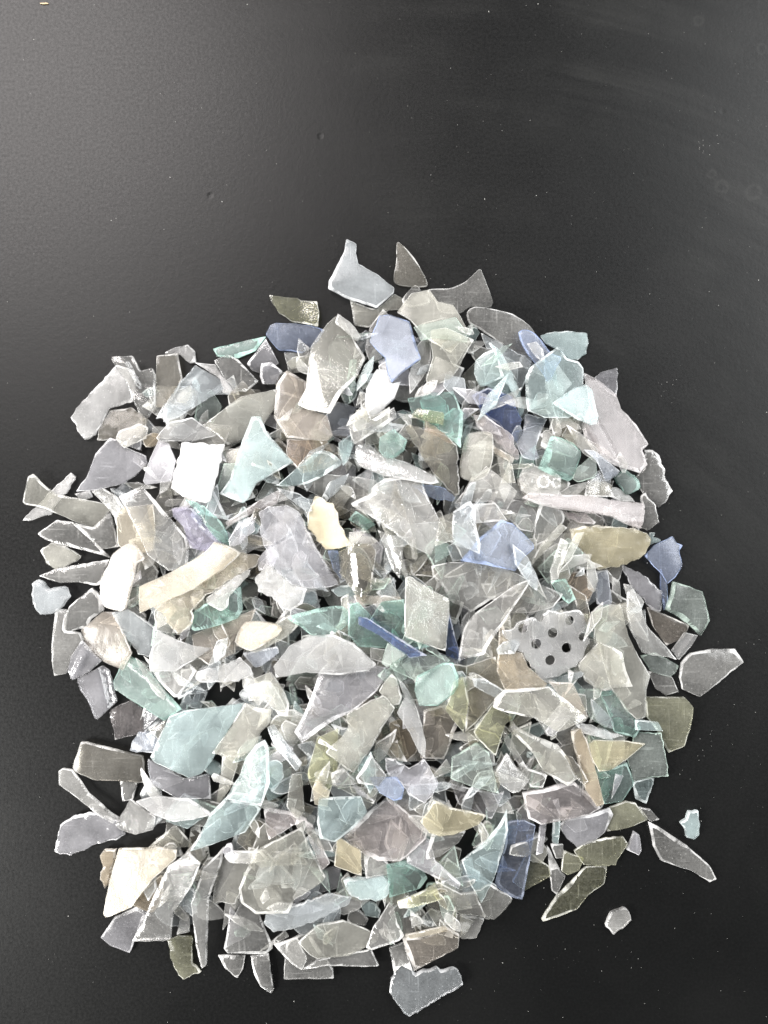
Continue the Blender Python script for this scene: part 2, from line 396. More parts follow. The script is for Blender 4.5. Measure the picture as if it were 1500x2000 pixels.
# ------------------------------------------------------------------ the shards one can tell apart
# layer|tint|haze|traits|outline|label
DATA = """
6|cc|7|W|677,467 697,477 695,496 700,518 736,538 770,565 769,574 736,604 720,598 680,586 642,566 643,552 672,494|pale cool shard with a narrow upright neck, at the very top of the pile
1|ol|4|G|526,577 566,582 582,582 586,587 620,590 624,610 622,639 595,633 570,628 545,611 532,592|olive tinted shard with a raised line across it, above the blue shard
2|bl|4||527,636 540,631 575,632 610,637 634,645 622,665 608,680 590,690 570,686 545,685 533,672 520,655|clear blue shard lying under the olive one at the upper left
0|sm|4|S|775,475 782,476 800,494 817,518 834,559 772,554 774,510|grey clear shard shaped like a shark fin, alone at the top
1|cm|5||684,586 716,600 736,604 770,575 800,590 790,604 760,606 745,615 722,640 692,636 688,610|cream clear shard poking out below the pale shard with a neck
1|cl|2|S|785,586 811,556 822,568 840,590 800,600|thin clear corner poking up just below the fin shaped shard
2|cl|3|SC|835,567 880,563 910,550 935,527 942,535 963,592 950,602 920,599 898,612 860,610 850,590|clear curved shard with an upright crease, flaring out at the upper right
4|cm|7||775,610 802,575 838,567 855,590 885,597 898,617 915,650 880,690 830,660 800,625|milky cream shard with a flat top, just left of the flaring curved shard
5|gr|6|H|808,637 890,620 915,655 912,670 850,660 822,665|pale green cream band lying across the milky cream shard
6|cm|6||840,645 870,640 915,660 925,665 905,700 895,722 880,740 858,750 833,750 832,738 845,700 842,672|yellowish cream upright shard right of the frosted blue shard
5|cl|5||815,675 840,643 843,700 825,740 800,770 798,735|clear pointed shard squeezed between the frosted blue and yellowish cream shards
8|bw|9|B|740,617 758,615 800,630 806,650 815,680 822,702 790,725 765,748 757,730 752,700 730,678 722,668 733,640|frosted white and blue shard with a deep blue lower edge, upper middle
5|cl|4||748,604 762,620 745,655 745,700 722,708 712,680 722,640|clear shard tucked under the left side of the frosted blue shard
8|cm|6|BW|658,614 672,625 690,660 713,697 700,730 665,770 645,808 600,800 582,790 598,760 604,700 607,678 640,630|large thick grey cream shard with a broad lower rim, upper left middle
9|cl|8|B|659,612 685,630 706,657 697,667 655,630|short white bar lying over the top corner of the large thick grey shard
8|wh|10|H|735,722 755,722 765,750 783,745 770,780 735,812 725,818 713,790 715,760|brilliant white cracked patch below the frosted blue shard
6|cl|5|BW|682,825 700,800 712,785 725,820 770,795 775,815 740,840 692,868 684,850|thick clear shard lying slantwise under the brilliant white patch
6|bg|4||660,785 697,796 683,820 684,852 640,850 621,840 627,822 645,800|dark blue grey clear shard below the large thick grey shard
3|cl|4|S|912,610 925,601 960,605 1000,615 1030,635 1045,655 1060,700 1010,690 960,660 930,640 915,630|wide domed clear shard with brown speckles, upper right rim of the pile
3|cc|4||938,650 975,670 1010,690 1040,700 1028,740 1015,770 1005,740 975,690 950,680|cool clear shard beneath the domed speckled shard
5|aq|7|K|955,670 972,680 990,710 1005,745 1015,770 1024,800 1015,817 1008,780 990,750 968,700|long frosted aqua sliver running down left of the hexagonal aqua shard
5|aq|6|W|968,680 985,735 945,755 936,755 926,730 928,705 945,690|small aqua shard with a green rim, left of the frosted aqua sliver
4|aq|4||940,750 985,735 1005,755 1010,775 975,765 950,755|aqua clear scrap just above the dark navy shard
4|db|5||920,774 951,758 1000,774 1010,804 1018,820 1010,866 996,858 974,828 940,808|dark navy blue shard, the darkest blue piece of the pile
4|bl|7|BS|1012,650 1025,645 1042,652 1055,665 1075,690 1095,700 1085,720 1072,748 1060,730 1040,705 1022,680|bright blue rounded bar running under the hexagonal aqua shard
4|aq|8|K|1054,658 1080,650 1110,649 1145,652 1149,672 1145,692 1127,705 1110,700 1085,682 1065,672|frosted aqua white half round shard at the upper right rim
7|aq|5|W|1027,735 1035,718 1085,680 1098,690 1105,702 1127,708 1138,720 1138,755 1120,770 1125,810 1110,817 1062,816 1045,808 1030,802 1027,770|large hexagonal pale aqua shard with a light rim, upper right
9|aq|8|W|1078,787 1110,765 1143,750 1155,762 1160,785 1168,815 1165,828 1155,830 1130,820 1105,805|hazy aqua triangle lying on the corner of the hexagonal shard
1|li|4|K|1160,738 1180,725 1203,720 1207,723 1205,760 1203,775 1175,758|small dark lilac clear triangle sticking out at the upper right rim
5|ro|6|BRW|1140,728 1165,742 1200,770 1212,800 1240,830 1264,868 1253,880 1262,908 1247,924 1200,910 1160,885 1142,862 1135,830 1150,790|large rosy grey ridged shard reaching down the right rim
5|bg|5||1025,808 1068,818 1055,845 1045,875 1052,895 1042,900 1020,893 1008,868 1020,850|blue grey waisted shard hanging below the hexagonal aqua shard
4|cl|6||1085,800 1130,830 1135,838 1120,840 1112,832 1095,838 1086,830|small pale scrap under the hazy aqua triangle
1|cl|4|KW|1256,877 1275,880 1285,888 1300,940 1311,960 1305,968 1288,992 1275,990 1250,960 1235,935 1258,915|dark clear shard with a bent tail, below the rosy grey ridged shard
9|mi|7|BW|1076,852 1095,855 1120,866 1134,882 1134,890 1118,935 1110,940 1080,930 1050,915 1057,900 1067,875|bright mint green square shard, right part of the pile
8|cl|8|K|1052,848 1065,841 1085,845 1076,855 1066,875 1055,870 1060,855|crumpled clear scrap at the upper left corner of the mint square
8|gr|7||1155,890 1164,900 1166,925 1160,933 1130,942 1118,935 1125,915|milky green triangle just right of the mint square
6|bg|6||1140,878 1160,880 1185,900 1210,920 1205,928 1190,938 1183,940 1165,900|slim blue grey strip between the milky green triangle and the teal chip
5|te|8|BK|1200,932 1218,917 1240,930 1252,950 1245,958 1225,966 1215,960|small bubbly teal chip near the right rim
4|cl|3||1145,940 1170,918 1187,945 1200,970 1140,970|dark clear shard below the milky green triangle
6|cl|5||1088,965 1110,950 1145,940 1149,948 1130,965 1110,972|narrow clear lens below the mint square
5|cl|6||1186,952 1205,952 1230,968 1240,980 1210,978 1190,970|small frosted clear scrap below the bubbly teal chip
7|cl|7|KO|1020,915 1040,905 1065,915 1085,925 1098,935 1095,950 1088,965 1060,968 1035,972 1018,960 1012,940|frosted clear shard with raised round rings, left of the mint square
8|ro|8|BR|1020,972 1035,962 1080,965 1150,968 1215,980 1255,982 1258,990 1250,1033 1225,1025 1190,1008 1150,1002 1095,995 1050,985|long pinkish beige strip below the mint square
6|ro|6||1100,1000 1145,1003 1163,1020 1160,1024 1135,1022 1110,1012|thin rosy sliver under the long pinkish beige strip
3|cl|4|K|1250,970 1262,960 1280,990 1286,1020 1262,1035 1248,1030 1256,990|clear shard on the right rim beside the end of the pinkish strip
9|oc|8|KB|1112,1033 1130,1028 1180,1026 1240,1033 1262,1040 1270,1055 1260,1080 1245,1092 1210,1105 1170,1114 1158,1108 1138,1080 1118,1060|large ochre yellow hazy shard, right part of the pile
6|bl|5||1258,1085 1275,1065 1312,1047 1320,1060 1333,1065 1325,1075 1331,1105 1318,1125 1302,1140 1290,1120 1275,1105|clear blue shard with a pronged top on the right rim
4|aq|6|K|1268,1040 1280,1040 1275,1050 1290,1055 1270,1065|tiny frayed greenish scrap at the right end of the ochre shard
5|gr|4|BW|1313,1135 1345,1145 1370,1155 1384,1210 1368,1242 1350,1225 1325,1205 1297,1190 1308,1160|green tinted pane shaped shard sticking out of the right rim
1|cl|4|W|1328,1292 1345,1275 1390,1267 1435,1267 1450,1292 1420,1315 1367,1361 1330,1345 1325,1320|large clear grey shard reaching farthest out to the right
6|li|6|KB|1215,1105 1245,1115 1293,1155 1290,1197 1270,1190 1245,1160 1230,1140|lilac clear bar below the blue pronged shard
5|cl|4|B|1218,1140 1230,1142 1258,1175 1250,1190 1225,1165|dark clear bar just left of the lilac bar
3|bl|6||1290,1110 1302,1140 1305,1180 1297,1192 1289,1150|slim blue splinter under the blue pronged shard
5|bg|5||1163,1115 1185,1113 1195,1175 1190,1185 1165,1180|upright blue grey strip below the large ochre shard
8|cl|6|BR|1225,1155 1237,1150 1250,1180 1262,1220 1300,1260 1325,1290 1310,1285 1280,1280 1255,1275 1230,1230 1222,1190|tall clear pointed shard with bright ribs, right side of the pile
5|be|4||1262,1185 1300,1200 1345,1220 1335,1245 1300,1260 1275,1225|brownish clear shard between the tall ribbed point and the green pane
5|wh|7|R|1335,1235 1362,1240 1350,1260 1325,1288 1310,1270|white ribbed chip above the farthest right clear shard
7|cm|6||1155,1195 1190,1180 1210,1180 1225,1240 1245,1280 1270,1320 1262,1345 1260,1400 1240,1403 1220,1385 1190,1340 1165,1250|large cream grey slab right of the shard with holes
6|gr|5||1250,1280 1280,1275 1300,1285 1325,1300 1318,1315 1305,1323 1270,1310|pale greenish clear shard left of the farthest right clear shard
5|cl|4||1265,1310 1310,1320 1325,1350 1300,1358 1280,1345|clear shard below the pale greenish one, near the right rim
9|cm|8|RW|1170,1255 1200,1265 1215,1275 1222,1310 1235,1340 1200,1343 1180,1350 1160,1342 1143,1330 1128,1297 1150,1275|folded milky cream shard just lower right of the shard with holes
9|wh|8|PGK|1050,1208 1070,1190 1090,1195 1130,1191 1150,1200 1148,1230 1150,1255 1140,1275 1125,1300 1090,1318 1058,1327 1045,1310 1028,1290 1020,1273 1000,1270 994,1250 978,1240 980,1230 1000,1228 1007,1215 1040,1205|shiny white shard pierced by round holes
7|am|6||975,1225 982,1220 990,1240 1000,1270 1020,1275 1030,1300 1060,1328 1068,1335 1062,1345 1020,1348 985,1345 970,1310 973,1260|amber rounded shard under the shard with holes
5|sm|5||910,1300 968,1282 975,1320 985,1345 960,1375 930,1410 908,1430 912,1370|smoky brown grey slab left of the amber rounded shard
8|cm|6|W|965,1365 985,1345 1070,1340 1110,1370 1147,1402 1120,1415 1088,1428 1040,1400 990,1390 962,1380|wide grey cream shard below the amber rounded shard
6|ol|5||925,1430 960,1375 1000,1400 985,1415 968,1476 930,1440|olive triangle pointing down below the smoky brown slab
6|be|5||1070,1330 1118,1333 1148,1400 1110,1380|thin beige shard right of the wide grey cream shard
5|gr|5||1130,1345 1170,1345 1193,1405 1183,1422 1150,1400|grey green leaf shaped shard below the folded milky cream shard
4|te|3||1170,1350 1200,1350 1250,1420 1240,1440 1200,1430 1190,1400|dark green clear panel left of the olive brown block
5|aq|5||1240,1405 1285,1410 1295,1428 1240,1425|aqua sliver across the left end of the olive brown block
3|ol|5|B|1260,1360 1335,1360 1352,1380 1345,1420 1335,1455 1305,1470 1285,1430 1262,1400|olive brown block on the lower right rim
6|gr|4|K|1240,1430 1290,1430 1305,1515 1265,1518 1235,1525 1225,1480|clear pane with a frosted right edge, below the olive brown block
8|oc|7||1150,1453 1160,1445 1215,1445 1260,1452 1225,1480 1190,1503 1168,1505 1155,1480|golden triangular shard beside the tan bar
7|am|8|B|1117,1430 1135,1425 1145,1440 1160,1490 1180,1570 1165,1575 1145,1545 1125,1470|long tan bar standing out at the lower right
8|sm|5|KG|1098,1475 1120,1480 1150,1525 1140,1533 1110,1500|short dark glittering bar leaning on the tan bar
7|wh|7|K|1120,1412 1150,1415 1218,1437 1190,1445 1140,1432|slim white strip above the golden triangular shard
8|cm|7|BW|1000,1405 1010,1420 1050,1440 1090,1455 1110,1480 1127,1520 1108,1535 1085,1520 1060,1505 1040,1470 1010,1440 992,1425|pale pointed wedge with a bright tip, left of the tan bar
6|cl|4|BG|983,1425 995,1440 1030,1500 1068,1513 1060,1538 1035,1535 1010,1490 985,1450|dark clear folded strip under the pale pointed wedge
7|cl|7|BG|965,1510 990,1470 1010,1500 1035,1520 1015,1545 1000,1548 975,1530|clear chunk with a bright white corner, left of the dark folded strip
6|gr|4||882,1480 930,1450 955,1470 965,1515 975,1550 920,1535 880,1520|grey green rounded panel below the olive triangle
5|li|3||880,1530 970,1552 985,1545 960,1600 920,1580 895,1570|dark lilac clear shard under the grey green panel
8|ro|5|BW|1020,1548 1060,1540 1095,1527 1120,1525 1155,1555 1173,1578 1150,1590 1095,1600 1055,1608 1030,1595|wide rosy clear shard lying below the pale pointed wedge
8|li|6|W|1090,1610 1110,1595 1150,1590 1190,1577 1198,1590 1180,1625 1160,1640 1132,1658 1105,1635|lavender shard with a pale rim, lower right
5|ol|6||1190,1575 1220,1563 1240,1567 1265,1600 1225,1615 1185,1623|pale olive shard right of the lavender one
3|cl|4||1245,1575 1270,1580 1288,1600 1270,1605|little clear point sticking out beside the pale olive shard
0|cl|3|W|1264,1602 1280,1610 1340,1650 1385,1690 1399,1717 1385,1722 1350,1700 1290,1680 1275,1650|long clear blade lying loose at the lower right
0|aq|8|BK|1345,1583 1360,1583 1366,1600 1365,1630 1355,1638 1340,1635 1335,1615 1327,1607 1340,1597|small aqua white chip lying alone to the right of the pile
1|li|5||1237,1622 1248,1630 1252,1660 1247,1670 1222,1658|small violet grey triangle lying under the end of the pale olive shard
4|ol|4|K|1185,1635 1215,1632 1224,1645 1200,1688 1140,1690 1120,1660 1155,1640|olive clear shard with a scalloped foot, below the lavender shard
1|ol|2|W|1143,1690 1185,1690 1180,1725 1150,1745 1125,1775 1060,1799 1057,1793 1085,1750|long dark clear blade pointing down left from the lower right rim
0|cl|7|BK|1215,1771 1228,1780 1233,1795 1198,1825 1183,1807 1190,1783|small frosted chip lying alone at the lower right
1|ol|3||1030,1660 1070,1690 1075,1710 1025,1738 1000,1720|dark olive clear shard right of the slate blue panel
2|cl|3|W|1068,1650 1095,1700 1105,1710 1087,1747 1078,1740 1072,1700|clear spike pointing down from the lower right rim
3|ol|5||1095,1700 1100,1660 1140,1675 1130,1700 1108,1708|grey olive shard between the clear spike and the scalloped olive shard
5|sl|4|W|990,1600 1020,1595 1042,1605 1035,1660 1020,1757 990,1745 965,1725 985,1650|slate blue rectangular panel, lower right
7|aq|5|W|990,1580 992,1620 982,1660 965,1715 940,1763 915,1720 902,1680 950,1640 975,1610|tall pale aqua shard leaning on the slate blue panel
6|li|6||1055,1602 1068,1600 1060,1665 1047,1670|thin lilac stick right of the slate blue panel
6|aq|6||1080,1600 1095,1600 1090,1648 1078,1645|short aqua stick under the wide rosy clear shard
4|cm|5|K|1030,1630 1050,1625 1070,1665 1060,1685 1035,1680|gnarled clear bit at the foot of the thin lilac stick
4|cl|5||1075,1648 1100,1648 1100,1675 1085,1676|little clear block below the short aqua stick
8|oc|7||847,1560 880,1575 920,1583 950,1592 935,1610 885,1628 860,1630 838,1622 820,1600 833,1585|sandy yellow shell shaped shard, lower middle
7|cl|4|W|845,1625 910,1622 895,1645 860,1672 833,1678 832,1665|clear triangle with a pale rim just below the sandy shell shaped shard
6|li|6|W|815,1645 828,1632 840,1640 850,1680 900,1725 895,1735 845,1710 795,1685 793,1670|lilac shard bent like a V, below the sandy shell shaped shard
5|gr|4||888,1650 905,1730 840,1700 870,1670|clear greenish panel behind the lilac bent shard
8|ro|5|BW|750,1561 765,1560 790,1580 835,1620 830,1635 800,1665 780,1680 740,1680 705,1662 672,1635 700,1605 730,1575|big rosy clear shard with a thick angled rim, below the blue chip
9|bl|8||721,1518 775,1517 790,1540 785,1560 770,1563 742,1548|small cornflower blue chip, lower middle
7|li|6|K|752,1480 770,1483 800,1500 830,1485 850,1520 855,1530 845,1550 830,1568 800,1553 785,1530 760,1515 753,1495|scratched grey lilac shard right of the blue chip
4|am|5|K|760,1410 800,1400 820,1440 815,1465 795,1487 760,1475|brownish amber shard below the pale forked shards
6|be|4|W|828,1385 870,1375 900,1395 868,1482 820,1478 825,1430|beige clear cup shaped shard right of the pale forked shards
8|cm|8|BK|716,1370 748,1358 772,1382 745,1425 720,1470 690,1508 665,1492 636,1468 668,1440 680,1420 678,1394|ivory white fin shaped shard, left of the pale forked pair
7|wh|8|B|775,1320 790,1335 808,1365 820,1400 832,1450 830,1480 818,1470 800,1430 775,1390 790,1360|slim curved ivory tusk, right of the ivory fin
9|cm|8|B|765,1315 775,1325 785,1360 780,1375 765,1378 740,1350 752,1330|small cream wedge where the ivory fin and tusk meet
8|wh|8|B|535,1300 565,1262 600,1243 650,1238 690,1255 735,1297 720,1310 660,1318 600,1312 560,1320 540,1322|wide milky white shard with a rounded back, centre of the pile
7|li|6|W|625,1310 730,1298 765,1305 735,1350 700,1380 645,1410 590,1450 575,1430 600,1380 615,1340|large lilac grey fan shaped shard below the milky white one
8|cm|6|W|495,1325 530,1312 555,1350 565,1375 562,1398 545,1395 515,1365 500,1340|cream clear shard with a pale rim, left of the lilac grey fan
8|wh|8|K|385,1310 430,1300 470,1283 490,1305 495,1318 460,1330 395,1332 383,1325|frosted white tapering shard left of centre
7|bg|7|B|475,1275 540,1262 545,1275 512,1300 500,1304 485,1290|blue grey folded bit under the beige lens
9|cr|9|BS|462,1240 480,1215 530,1216 550,1225 545,1240 500,1268 485,1270 460,1258|beige opaque lens shaped piece, middle left
8|cm|6|B|458,1260 530,1220 565,1200 585,1220 560,1245 500,1275|clear cream bar carrying the beige lens
8|mi|5|WS|563,1205 600,1193 640,1185 670,1185 683,1205 672,1225 640,1243 610,1240 590,1225|mint rimmed lens shaped shard, centre of the pile
6|te|4|BW|375,1228 378,1195 400,1180 470,1145 475,1190 465,1207 430,1220 382,1232|dark teal shard under the pale rounded tongue, left middle
5|be|5||375,1240 470,1200 500,1190 490,1215 460,1245 460,1275 410,1300 380,1280|brownish beige clear shard left of the beige lens
9|cr|9||418,1058 443,1065 470,1080 440,1110 380,1150 275,1197 272,1145 330,1120 375,1095 405,1075|long opaque cream plank, left part of the pile
8|cr|6|K|470,1078 508,1086 500,1105 470,1120 400,1165 375,1195 378,1215 350,1240 335,1225 315,1195 300,1185|translucent cream strip lying along the lower side of the cream plank
9|cl|7|SK|480,1115 487,1120 450,1165 448,1180 435,1192 415,1185 403,1168|pale rounded tongue over the dark teal shard
9|wh|10|BK|355,865 362,862 438,868 430,905 410,980 400,982 360,970 336,955 345,905|bright white square slab, upper left of the pile
9|aq|9|W|490,812 507,812 520,845 571,902 540,920 500,945 485,975 475,983 440,970 428,965 450,935 465,885 480,840|milky aqua white triangle right of the bright white slab
6|gr|6||437,905 462,905 455,930 430,960 425,950|green shard showing between the white slab and the milky triangle
7|vi|6|R|335,993 345,990 375,992 392,1010 410,1035 435,1060 405,1077 375,1070 360,1030 340,1010|purple violet shard above the cream plank
6|te|5|K|360,975 395,985 425,1010 445,1040 448,1065 430,1058 410,1035 390,1005|dark green curved shard along the right side of the violet shard
8|li|7|K|465,1020 500,1003 497,1035 465,1065 448,1067 447,1055|small lilac white leaf right of the dark green curved shard
7|ro|6|B|440,1020 520,970 550,955 540,985 500,1000 470,1015 445,1028|rosy slanting bar below the milky aqua triangle
8|li|6|RBK|510,1000 525,990 560,988 585,1000 600,1035 625,1080 655,1130 662,1143 640,1147 600,1150 570,1140 530,1105 515,1060 510,1020|large ridged lavender grey shard, left of the yellow cream shard
7|wh|8|KB|500,1130 520,1100 545,1115 570,1140 600,1150 590,1180 570,1194 555,1190 530,1165 505,1155|ruffled frosty shard under the large ridged lavender one
9|ye|10|BK|615,968 650,985 658,1000 665,1025 688,1065 660,1072 635,1075 625,1060 601,1033 603,1000|opaque yellow cream shard, centre of the pile
5|cl|4||580,950 635,925 700,932 735,938 740,960 700,980 680,1000 660,1010 650,985 615,965|wide clear shard above the yellow cream shard
8|cl|6|RBGW|725,955 735,945 750,935 820,930 830,960 855,1010 865,1025 860,1040 840,1085 800,1065 770,1040 735,1015 690,990 685,983 725,963|large stepped clear block with a white left corner, centre
7|sm|4|GRK|662,1080 690,1060 720,1062 735,1075 730,1110 725,1150 710,1178 700,1170 665,1120|dark glossy creased shard below the yellow cream shard
6|cl|5|R|738,1035 788,1055 785,1100 780,1130 765,1110|narrow clear wedge pointing down, right of the dark glossy shard
5|te|3||680,1015 695,997 735,1025 715,1035|dark teal scrap under the stepped clear block
6|bl|4||640,1075 660,1075 665,1130 650,1110|thin dark blue sliver between the ridged lavender and dark glossy shards
4|be|6|B|690,1162 780,1165 790,1178 700,1183|flat beige strip below the dark glossy shard
7|bl|5|W|898,1095 935,1050 978,1015 1000,1022 1040,1060 1042,1070 1020,1090 1005,1115 960,1105 920,1098|large clear blue quadrilateral, right of the centre
9|cc|7|BW|885,1000 905,985 918,978 928,990 930,1030 938,1060 937,1083 910,1070 885,1055 883,1035|whitish pebble like shard left of the large blue one
7|cm|5||850,1055 860,1010 885,1000 885,1055 850,1067|pale clear shard between the stepped block and the whitish pebble
7|cl|4|W|925,985 967,981 990,1016 975,1018 930,1022|clear rectangular pane above the large blue quadrilateral
7|cl|4|W|842,1105 880,1098 925,1100 950,1093 955,1102 1010,1120 1035,1135 1000,1165 960,1170 920,1195 882,1175 860,1140 845,1125|broad dark clear shard below the large blue quadrilateral
6|cl|4||1035,1135 1065,1145 1099,1160 1080,1185 1040,1195 990,1198 1010,1165|dark clear point with a star shaped nick, above the shard with holes
8|cl|4|WS|1030,1133 1000,1145 960,1175 925,1200 905,1230 895,1290 905,1285 945,1278 950,1265 980,1220 1033,1140|clear curved blade like a tusk, left of the shard with holes
9|cm|7||792,1128 800,1125 840,1150 878,1170 877,1210 870,1272 820,1255 790,1243 790,1190|grey cream four sided shard right of the teal blue bar
8|db|6|B|700,1205 715,1207 810,1265 835,1280 800,1285 740,1240 700,1220|dark teal blue bar slanting down, middle of the pile
6|te|4||680,1180 700,1175 760,1240 765,1265 700,1262 680,1240|teal grey clear shard left of the slanting teal blue bar
6|te|3||745,1175 790,1170 790,1240 840,1262 800,1270 720,1215|teal grey shard right of the slanting teal blue bar
9|gr|8|B|757,1255 797,1278 755,1303 745,1295|tiny white green wedge at the foot of the teal blue bar
7|gr|4||760,1300 800,1275 870,1280 880,1290 815,1330 770,1310|green clear shard above the folded mint shard
9|mi|8|BR|811,1335 815,1320 865,1295 885,1295 895,1320 895,1340 885,1355 855,1378 818,1378 810,1350|folded mint green shard, lower middle
6|ol|5||885,1330 905,1320 915,1370 905,1430 880,1400 870,1385|olive clear shard right of the folded mint shard
6|db|4||875,1185 900,1290 870,1280 872,1240|dark blue grey spike right of the grey cream four sided shard
8|sm|6|K|790,835 802,830 830,840 870,850 893,870 898,965 885,968 855,935 830,900|smoky speckled brown grey shard, upper middle
7|br|6|K|830,820 870,850 885,868 828,842|thin brown edged bit on top of the smoky speckled shard
6|te|5|WK|797,778 885,762 904,810 900,875 870,850 830,830 800,800|teal shard with frosty deep green edges, upper middle
7|ol|5|G|800,815 815,797 865,805 868,812 865,830 830,822|short yellowish clear tube bit lying on the teal shard
9|mi|8|BN|742,855 770,838 782,850 795,860 790,880 770,895 750,893 740,880|mint green nut shaped lump with a hollow, upper middle
8|cm|6|S|900,895 912,850 945,843 962,850 962,900 950,930 925,940 898,930|beige grey cup shaped shard right of the smoky speckled one
7|cl|4||885,985 950,910 1010,960 985,1005 960,980 920,980|clear tent shaped shard below the beige grey cup
7|ro|6|BK|925,812 945,810 1000,850 1015,895 1010,900 965,860 930,835|mauve slanting rod just below the dark navy shard
6|be|6||962,870 1005,895 1000,905 965,885|thin sandy stick under the mauve slanting rod
8|wh|8|GRB|695,870 720,865 740,885 800,905 850,930 858,943 840,946 750,930 700,910 692,890|long bright ribbed bar beneath the mint nut
7|bl|6|K|800,945 865,950 888,970 885,978 855,977 830,968|sparkling blue bar right of the stepped clear block
8|aq|7||661,865 672,855 692,865 680,900 670,910 663,885|small ice blue scrap left of the long bright bar
8|aq|5|WS|545,945 590,905 620,882 645,883 668,905 640,925 600,945 560,950 535,947|aqua crescent blade right of the milky aqua triangle
7|be|6|BW|540,750 560,723 597,745 600,770 585,795 640,812 650,850 640,862 560,855 535,815|big beige grey slab left of the dark blue grey clear shard
5|br|5||560,858 640,862 660,900 640,915 590,925 560,890|brown smoky shard under the lower edge of the beige grey slab
4|wh|8|KW|141,815 150,800 220,725 230,712 262,725 266,755 262,785 215,800 190,850 165,860 150,835|large crinkled whitish shard at the upper left corner of the pile
6|cl|3|RGB|221,700 262,697 277,727 300,720 306,735 305,795 290,815 275,808 262,780 250,745 235,725|glossy clear stepped channel right of the crinkled whitish shard
4|sm|5||306,740 310,697 350,692 357,740 350,760 325,795 306,795|smoky grey pane right of the glossy stepped channel
3|wh|7|B|322,690 340,680 368,673 380,685 383,708 370,710 350,692|frosted white hook behind the smoky grey pane
3|sm|4|K|215,800 255,797 287,815 285,835 275,855 225,860 190,860 195,835|brown grey clear shard below the crinkled whitish one
7|cc|6|R|320,800 330,780 370,730 380,712 430,740 437,760 350,815 320,825|ice blue ribbed shard slanting up, upper left
5|wh|9||380,708 420,712 460,768 435,768 430,740|thin pure white strip above the ice blue ribbed shard
6|cl|3|GRB|418,705 445,693 465,702 505,745 480,765 460,765 440,740|dark glossy clear bar under the pale mint strip
3|mi|6|W|416,682 430,677 520,657 500,685 465,700 425,697|pale mint strip at the upper left edge of the pile
4|li|4|W|483,712 520,662 535,690 545,710 510,730 495,725|lilac clear arrowhead below the clear blue shard
6|li|5|W|510,710 530,707 552,725 540,750 513,750 508,735|small lilac grey block under the lilac arrowhead
3|cl|4|R|555,690 590,690 600,725 565,730|ribbed clear bit under the clear blue shard
5|cl|6|W|583,660 605,680 600,725 590,715 580,685|slim clear wedge beside the clear blue shard
7|cm|7||395,830 470,775 540,760 535,800 500,850 445,870 425,850|broad milky shard left of the big beige grey slab
6|wh|7||305,855 330,825 375,815 425,850 380,862 310,862|milky white shard directly above the bright white slab
6|li|7||172,930 190,885 215,855 235,860 250,875 285,890 288,905 265,930 240,945 185,958 150,960|milky lilac shard with a peaked top, left of the white slab
6|li|7||280,940 295,895 310,860 330,865 345,900 335,940 285,947|milky lilac shard touching the left side of the white slab
5|li|5||240,865 265,850 278,855 275,880 250,872|small pale point between the two milky lilac shards
1|am|6|S|280,855 300,845 312,850 305,870 285,873|small rust brown piece showing in a gap at the upper left
2|wh|8|K|45,1018 75,985 100,960 138,922 150,930 130,965 100,1005 60,1018|frosted white strip crossing under the fish shaped shard
6|cm|6|W|45,980 55,930 65,925 90,950 110,965 215,985 218,993 190,1033 150,1020 90,993 50,985|fish shaped greenish cream shard at the far left
4|wh|8|K|145,965 175,958 182,970 160,980|sparkly white scrap above the fish shaped shard
2|cl|4|W|75,1042 115,1015 145,1020 200,1070 218,1090 205,1085 130,1065 95,1055|long clear triangle below the fish shaped shard
4|cl|4|W|140,1018 185,1030 215,1000 232,1060 235,1068 200,1072|grey clear shard under the tail of the fish shaped shard
5|cl|4|W|180,960 200,952 230,970 250,1000 225,1010 210,990|dark grey clear peak right of the fish shaped shard
0|cm|8|BK|80,1075 107,1057 130,1065 157,1088 150,1097 110,1113 92,1100|small pale cream chip at the far left edge
1|cl|6|W|77,1125 110,1110 170,1100 215,1092 205,1120 200,1140 190,1144 155,1136 120,1138|long grey clear spear pointing left, below the pale cream chip
0|cc|8|KB|63,1140 75,1130 100,1150 125,1143 132,1150 139,1165 125,1185 105,1198 82,1202 68,1180|frosted bluish chip at the far left edge
7|be|8|BS|225,1080 260,1060 285,1090 270,1100 262,1130 245,1190 230,1192 205,1185 197,1160 200,1130 215,1100|beige bone shaped shard, left side
6|cr|6||228,1010 240,990 300,985 305,1040 300,1075 260,1085 232,1065|rounded cream square seen through the large curved clear shard
8|cl|5|W|232,970 278,948 310,985 340,1020 365,1050 370,1070 365,1110 330,1115 290,1085 270,1040 245,990|large curved clear shard over the rounded cream square
5|cl|4|G|265,1100 290,1090 310,1115 305,1135 270,1145 262,1130|dark clear bit right of the beige bone shaped shard
4|gr|5||255,1150 275,1145 270,1180 250,1190|greenish clear sliver right of the foot of the beige bone shaped shard
6|cl|6|BW|137,1183 180,1148 200,1165 205,1190 178,1210 172,1225 130,1235 125,1215|clear shard with a ridge, left of the foot of the beige bone
3|cl|5|W|110,1188 135,1190 130,1230 160,1235 165,1250 140,1290 130,1315 108,1320 103,1270|upright clear shard on the left rim
4|li|7|GR|160,1250 175,1265 200,1290 178,1310 145,1328 135,1310 140,1280|lilac shard with bright pinwheel facets, left rim
3|li|6|GR|150,1325 200,1300 215,1310 225,1345 230,1370 192,1405 178,1370 160,1345|faceted silvery shard below the pinwheel one
6|be|6||160,1230 200,1195 225,1195 245,1240 260,1275 240,1310 200,1290 170,1265|hazy beige clear shard left of the white flare
8|cc|7|K|220,1200 250,1190 310,1230 305,1260 295,1285 270,1275|cool white slanting shard left of the silvery white flare
9|wh|9||310,1230 350,1250 380,1260 415,1265 385,1285 345,1310 295,1310 293,1280|silvery white flare shaped shard, left side
